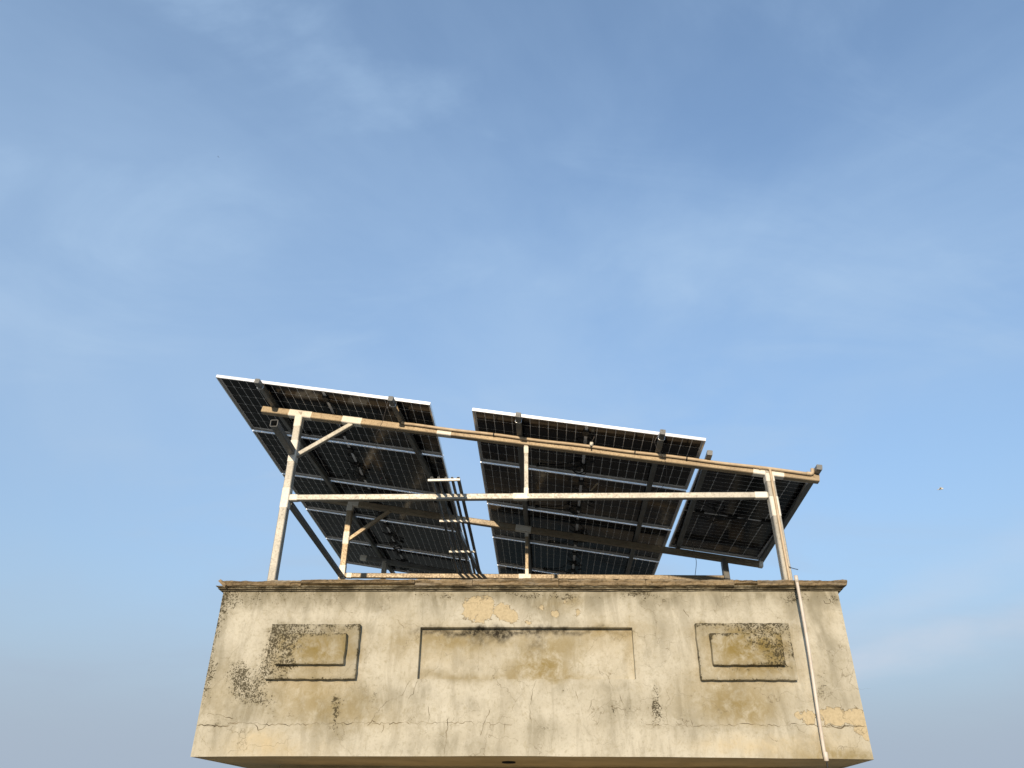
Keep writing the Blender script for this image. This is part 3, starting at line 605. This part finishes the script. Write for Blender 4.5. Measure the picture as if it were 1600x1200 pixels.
for xa, xb in ((548, 556), (814, 833)): patch_on(X2[0], X2[1], (xa-545)/(1125-545)*XL2+.004, (xb-545)/(1125-545)*XL2, .058, .058)
kl = np.linalg.norm(K1[1]-K1[0]); patch_on(*K1, .0, .06, .042, .042, (0, 1, 0)); patch_on(*K1, kl-.09, kl-.02, .042, .042, (0, 1, 0))
kl = np.linalg.norm(K2[1]-K2[0]); patch_on(*K2, .0, .07, .040, .040, (0, 1, 0)); patch_on(*K2, kl-.07, kl-.01, .040, .040, (0, 1, 0))
PB0, PB1 = A(*B1a, WB), A(*B1b, WB)
for xa, xb in ((453, 488), (536, 566), (684, 706), (1176, 1224)):
    a0, a1 = arr(xa, 641+(xa-411)*.1244, WB)[0]-B1a[0], arr(xb, 641+(xb-411)*.1244, WB)[0]-B1a[0]; patch_on(PB0, PB1, a0, a1, BW, BW, UPN)
PB0, PB1 = A(*B2a, WB), A(*B2b, WB); LB2 = np.linalg.norm(PB1-PB0)
for a0, a1 in ((.002, .10),): patch_on(A(*B3a, WB), A(*B3b, WB), a0, a1, BW, BW, UPN)
for a0, a1 in ((LB2-.05, LB2-.001), (2.62, 2.82), (.38, .52)): patch_on(PB0, PB1, a0, a1, BW, BW, UPN)

# ------------------------------------------------------------------ solar panels
PL_, PWD, GAPV = 2.278, 1.120, .0
PITCHV = 1.157
cellM = {}
def cell_mesh(w, h, c=.007, t=.0012):
    k = [(-w/2+c,-h/2),(w/2-c,-h/2),(w/2,-h/2+c),(w/2,h/2-c),(w/2-c,h/2),(-w/2+c,h/2),(-w/2,h/2-c),(-w/2,-h/2+c)]
    return [(x, y, 0) for x, y in k]+[(x, y, t) for x, y in k], [tuple(range(7,-1,-1))]+[(i,(i+1)%8,8+(i+1)%8,8+i) for i in range(8)]
MX, MY, CG = .026, .024, .026
CPX = (PL_-2*MX-CG)/24; CPY = (PWD-2*MY)/6
CV, CF = cell_mesh(CPX-.0056, CPY-.0050)
cme = bpy.data.meshes.new('cell'); cme.from_pydata(CV, [], CF); cme.materials.append(CELL)
CELLS = [(MX+CPX*(i+.5)+(CG if i >= 12 else 0), MY+CPY*(j+.5)) for i in range(24) for j in range(6)]
ZCELL = .0245
def rail_mesh(length, flange, name, mitre=0.0):
    pr = [(0,0),(flange,0),(flange,.0022),(.0095,.0022),(.0095,.0315),(.0,.0320)]; k = len(pr)
    b = MB(); vs = [(0+mitre, y, z) for y, z in pr]+[(length-mitre, y, z) for y, z in pr]
    b.add(vs, [(i, k+i, k+(i+1)%k, (i+1)%k) for i in range(k)]+[tuple(range(k)), tuple(range(2*k-1, k-1, -1))])
    me = b.mesh(name); me.materials.append(ALU); return me
RL = rail_mesh(PL_, .014, 'frame_rail'); RS = rail_mesh(PWD-.0012, .016, 'frame_rail', .0096)
GM = MB().box((.0098, .0098, ZCELL+.0010), (PL_-.0098, PWD-.0098, ZCELL+.0025)).mesh('backing_grid'); GM.materials.append(GRID)
TG = MB().box((.0105, .0105, ZCELL+.0026), (PL_-.0105, PWD-.0105, .0312)).mesh('front_glass'); TG.materials.append(GLASS)
allc = MB()
for (x, y) in CELLS: allc.add([(x+a, y+b_, ZCELL+c) for a, b_, c in CV], CF)
ACM = allc.mesh('cell_field'); ACM.materials.append(CELL)
JM = MB(); JM.box((-.03, -.045, ZCELL-.018), (.03, .045, ZCELL-.0005)); JM.box((-.022, -.056, ZCELL-.014), (.022, -.0451, ZCELL-.003)); JM = JM.mesh('junction_box'); JM.materials.append(JBOX)
def coil(seed):
    r = random.Random(seed); b = MB(); cx = PL_/2 + r.uniform(-.08, .1); cy = PWD*r.uniform(.62, .9)
    pts = []; turns = r.uniform(2.1, 3.2); R0 = r.uniform(.055, .085); N = 46
    for i in range(N):
        a = i/N*turns*2*math.pi + r.random()*.1; rr = R0*(.85+.25*math.sin(a*.7+seed)); pts.append((cx+rr*math.cos(a), cy+rr*.9*math.sin(a), ZCELL-.03-.05*(.5+.5*math.sin(a*.9+seed*2))-.01*i/N))
    start = [(PL_/2, PWD*.5, ZCELL-.012), (PL_/2+.02, PWD*.55, ZCELL-.03)]
    end = [(cx-.12, cy+.06, ZCELL-.03), (cx-.25, PWD*.97-.06, ZCELL-.014), (cx-.42, PWD*.93, ZCELL-.012)]
    pts = smooth(start+pts[::3]+end, 3); b.pipe(pts, .0055, 6)
    q = smooth([(PL_/2, PWD*.18, ZCELL-.012), (PL_/2+.10, PWD*.26, ZCELL-.05), (PL_/2+.04, PWD*.40, ZCELL-.07), (PL_/2-.09, PWD*.36, ZCELL-.04), (PL_/2+.03, PWD*.52, ZCELL-.02), (PL_/2+.12, PWD*.66, ZCELL-.03)], 5); b.pipe(q, .0055, 6)
    for e in (pts[-1], q[-1]): b.pipe([e, (e[0]-.05*r.choice((-1, 1)), e[1]+.03, e[2])], .008, 6)      # plug
    return b
def smooth(P, k):
    P = [np.array(p, float) for p in P]; out = []
    for i in range(len(P)-1):
        a, b, c, d = P[max(i-1,0)], P[i], P[i+1], P[min(i+2,len(P)-1)]
        for j in range(k):
            t = j/k; out.append(.5*((2*b)+(c-a)*t+(2*a-5*b+4*c-d)*t*t+(3*b-a-3*c+d)*t**3))
    out.append(P[-1]); return out
def panel(M, label, single, seed):
    t = thing('solar_module', label, 'solar panel', M, 'bifacial solar panels on the rooftop frame')
    for me, m in ((RL, Matrix.Identity(4)), (RL, T(PL_, PWD, 0) @ Matrix.Rotation(math.pi, 4, 'Z'))):
        o = link('frame_rail', me, t); o.matrix_local = m
    for m in (T(0, PWD-.0006, 0) @ Matrix.Rotation(-math.pi/2, 4, 'Z'), T(PL_, .0006, 0) @ Matrix.Rotation(math.pi/2, 4, 'Z')):
        o = link('frame_rail', RS, t); o.matrix_local = m
    link('backing_grid', GM, t); link('front_glass', TG, t)
    if single:
        for (x, y) in CELLS:
            o = link('cell', cme, t); o.location = (x, y, ZCELL)
    else:
        o = link('cell_field', ACM, t); o['kind'] = 'stuff'
    for y in (.17, .5, .83):
        o = link('junction_box', JM, t); o.location = (PL_/2, PWD*y, 0)
    coil(seed).build('cable', CABLE, t, True)
    return t
ORD = ['frontmost', 'second', 'third', 'fourth', 'fifth and rearmost']
for c, u0 in ((0, 0.0), (1, PL_+.428)):
    for r in range(5):
        O = A(u0 + random.uniform(-.003, .003), r*PITCHV + random.uniform(-.002, .002), .001)
        panel(axes(O, AX, AY, AN), f"{ORD[r]} landscape solar panel of the {'left' if c == 0 else 'right'} array", r < 2, 10*c+r+3)
O = A(5.022+PWD, .575, .001)
panel(axes(O, AY, -AX, AN), 'lone portrait solar panel at the lower right end of the frame', True, 31)

# U-bolts that clamp the rafters to the panel frames
for (a, b_), k in zip(RAFT[:4], range(4)):
    d = A(*b_)-A(*a); d /= np.linalg.norm(d); c = A(*a, 0)+d*.10; sx = AX
    pts = [c-sx*.030+AN*.006]+[c+sx*(.030*math.cos(t))-AN*(RW+.004+.012*math.sin(t)-.006) for t in np.linspace(math.pi, 0, 9)]+[c+sx*.030+AN*.006]
    MB().pipe(pts, .003, 6).build('u_bolt', CLAMP, FR, True, True)

# ------------------------------------------------------------------ conduit along the front beam and down the right post
CD = thing('beam_conduit', 'cream plastic conduit clipped along the front beam and down the right post', 'conduit', T(*A(3, .3)))
AYh = AY
def onb(u, dn): t = (u-B1a[0])/(B1b[0]-B1a[0]); return A(u, B1a[1]+(B1b[1]-B1a[1])*t, WB) - AY*(BW/2+.021) + AN*dn
us = arr(626, 664, WB)[0]; ue = arr(1268, 745, WB)[0]
pts = [A(us-.02, .05, -RW*.6), onb(us-.005, .06)+AY*.02, onb(us+.01, .030), onb(us+.05, .019)] + [onb(u, .019+.003*math.sin(u*7)) for u in np.linspace(us+.12, ue-.05, 60)]
MB().pipe(pts, .0150, 12).build('conduit_run', CONDUIT, CD, True, True)
e0 = onb(ue-.05, .019); MB().pipe([e0, onb(ue-.01, .020), onb(ue, .026), onb(ue+.004, .040), onb(ue+.004, .075)], [.0185]*5, 12).build('elbow', CONDUIT, CD, True, True)
pr0 = onb(uR+.006, .0) - AY*.012; base = np.array([pr0[0], pr0[1], DK])
R1c = posts['R1'][0]; xx, yy = R1c[0]+.004, R1c[1]-.040-.0135
MB().pipe([(xx, yy, DK+.01)]+[(xx+.002*math.sin(z*3), yy, z) for z in np.linspace(DK+.05, posts['R1'][1][2]-.03, 14)]+[tuple(onb(uR+.004, .014)-AY*.004)], .0125, 12).build('conduit_drop', CONDUIT, CD, True, True)
for x in (772, 990, 1070, 1183, 1258):
    u = arr(x, 645+(x-411)*.1244, WB)[0]; c = onb(u, .019)
    MB().pipe([c-AX*.006, c+AX*.006], .0185, 12).build('clip', CABLE if x < 1150 else CONDUIT, CD, True, True)

# ------------------------------------------------------------------ narrow steel grille laid across the crossbars
xg = X1[0]+(X1[1]-X1[0])*((-.60-X1[0][0])/(X1[1][0]-X1[0][0])); yg = X2[0]+(X2[1]-X2[0])*((-.55-X2[0][0])/(X2[1][0]-X2[0][0]))
def gplane(x, y):                                                  # where the pixel meets the grille's plane
    n = np.cross(np.array([1., 0, 0]), (yg+np.array([0,0,.045]))-(xg+np.array([0,0,.045]))); n /= np.linalg.norm(n); d = ray(x, y); P0 = xg+np.array([0,0,.045])
    return EYE+d*(((P0-EYE) @ n)/(d @ n))
gl, gr = gplane(672, 747), gplane(716, 747); gb_l, gb_r = gplane(713, 893), gplane(749, 893)
GRL = thing('steel_grille', 'narrow grille of thin steel bars lying across the crossbars between the two arrays', 'grille', T(*gl))
for t, w in ((.06, .022), (.30, .018), (.56, .018), (.78, .024), (1.0, .030)):
    a = gl+(gr-gl)*t; b_ = gb_l+(gb_r-gb_l)*t; d = (b_-a)/np.linalg.norm(b_-a); bar('grille_bar', a, b_+d*.35, w, .026, DARKST, (0,0,1), GRL)
for (l, r) in ((gplane(669, 747), gplane(719, 746)), (gplane(687, 811), gplane(733, 811)), (gplane(702, 859), gplane(744, 859))):
    dz = np.array([0, 0, -.024]); bar('grille_crosspiece', l+dz, r+dz, .022, .022, PAINT, (0,0,1), GRL)

# ------------------------------------------------------------------ pipe hanging down the wall
PP = thing('wall_pipe', 'thin white plastic pipe hanging down the right end of the parapet', 'pipe', Matrix(PM[HOUSE.name]) @ T(2.28, -.1, ZB))
Mh = np.array(PM[HOUSE.name])
def H3(h, y, z): return (Mh @ np.array([h, y, z, 1.0]))[:3]
def wp(x, y, off): h, z = wall(x, y, off); return H3(h, off, z)
top, bt = wp(1244, 903, -.125), wp(1291, 1186, -.028)
MB().pipe([top+(bt-top)*t+np.array([.006*math.sin(t*5), 0, 0]) for t in np.linspace(0, 1, 20)], .0130, 14).build('pipe_tube', PVC, PP, True, True)
d = (bt-top)/np.linalg.norm(bt-top)
MB().pipe([top-d*.02, top+d*.035], .0165, 14).build('end_cap', PVC, PP, True, True); MB().pipe([bt-d*.05, bt-d*.045, bt+d*.01, bt+d*.014], [.013, .0175, .0175, .013], 14).build('end_cap', PVC, PP, True, True)
MB().pipe(smooth([bt, bt+d*.08, bt+np.array([.01, .03, -.25]), bt+np.array([.0, .2, -.5])], 5), .006, 7).build('cable_tail', CABLE, PP, True, True)

# ------------------------------------------------------------------ loose wires
def wire(name, label, pts, r, mat, tip=None):
    pts = smooth(pts, 8); o = MB().pipe(pts, r, 5).build(name, mat, None, True); tag(o, label, 'wire')
    if tip: MB().pipe([pts[-1], pts[-1]+(pts[-1]-pts[-3])*1.6], r*1.6, 6).build('wire_tip', tip, o, True)
    return o
def ap(x, y, w): u, v = arr(x, y, w); return A(u, v, w)
RED = plain('red_insulation', (.30, .06, .05), .5)
wire('loose_wire', 'thin grey wire with a red tip dangling under the left array', [ap(606, 628, -.06), ap(597, 660, -.17), ap(586, 685, -.2), ap(592, 706, -.2), ap(604, 725, -.2), ap(606, 738, -.2), ap(597, 746, -.2)], .0022, WIRE, RED)
wire('loose_wire', 'thin looping wire hanging from the rafter at the right array', [ap(1033, 676, -.06), ap(1023, 690, -.14), ap(1030, 706, -.16), ap(1040, 722, -.16), ap(1041, 745, -.16), ap(1034, 762, -.15), ap(1022, 768, -.12), ap(1008, 769, -.08)], .0024, WIRE)
P = posts['R2'][0]; q = ap(1078, 835, -.03)
def atY(x, y, Y): d = ray(x, y); return EYE+d*((Y-EYE[1])/d[1])
wire('hanging_wire', 'thin dark wire hanging below the portrait panel to the parapet', [ap(1070, 826, -.03), ap(1080, 845, -.1), atY(1086, 868, 9.2), atY(1088, 880, 9.2), atY(1086, 900, 9.2), atY(1085, 912, 9.2)], .0035, CABLE)
wire('stub_wire', 'short dark wire sticking out beside the foot of the right post', [atY(1226, 881, yy+.02), atY(1236, 887, yy), atY(1247, 890, yy)], .0035, CABLE)
lc = wire('lamp_cord', 'thin cord holding a small white bulb holder under the right array', [ap(929, 676, .02), ap(928, 684, -.03), ap(924, 691, -.06)], .002, WIRE)
P = ap(924, 695, -.06); b = MB(); b.pipe([P+AN*.03, P+AN*.025, P, P-AN*.012], [.008, .018, .02, .012], 10); b.build('bulb_holder', WHITEP, lc, True); MB().pipe([P-AN*.012, P-AN*.04], .007, 8).build('bulb_socket', CABLE, lc, True)
# small white tag hanging from a cable
sg = MB(); a0, a1 = ap(934, 755, -.05), ap(923, 767, -.07); sg.tube(a0, a1, .016, .006, UPN, open_ends=False); tag(sg.build('cable_tie', CONDUIT), 'pale flat cable tie hanging under the second panel of the right array', 'cable tie')

# ------------------------------------------------------------------ birds far off
def bird(label, x, y, dist, span, mat, bank):
    d = ray(x, y); d = d/np.linalg.norm(d); P = EYE+d*dist; b = MB(); s = span/2
    b.pipe([(0,-.34*s,0),(0,-.26*s,.01*s),(0,0,.0),(0,.3*s,0),(0,.5*s,.0)], [.02*s,.08*s,.12*s,.07*s,.01*s], 8)
    for g_ in (1, -1):
        b.add([(g_*.05*s,-.14*s,.03*s),(g_*.05*s,.12*s,.03*s),(g_*.5*s,-.18*s,.2*s),(g_*.5*s,.06*s,.2*s),(g_*s,.05*s,.12*s),(g_*.05*s,-.02*s,.07*s),(g_*.5*s,-.08*s,.235*s)],
              [(0,2,6,5),(5,6,3,1),(2,4,6),(6,4,3),(1,3,2,0),(3,4,2)])
    o = b.build('bird', mat, None, True); o.location = P; o.rotation_euler = (0, bank, .9); return tag(o, label, 'bird', 'birds far off in the sky')
bird('tiny white bird gliding in the sky right of the frame', 1470, 764, 70, 1.15, WHITEP, -.3)
bird('tiny dark bird high in the sky at upper left', 341, 245, 110, .35, CABLE, .2)
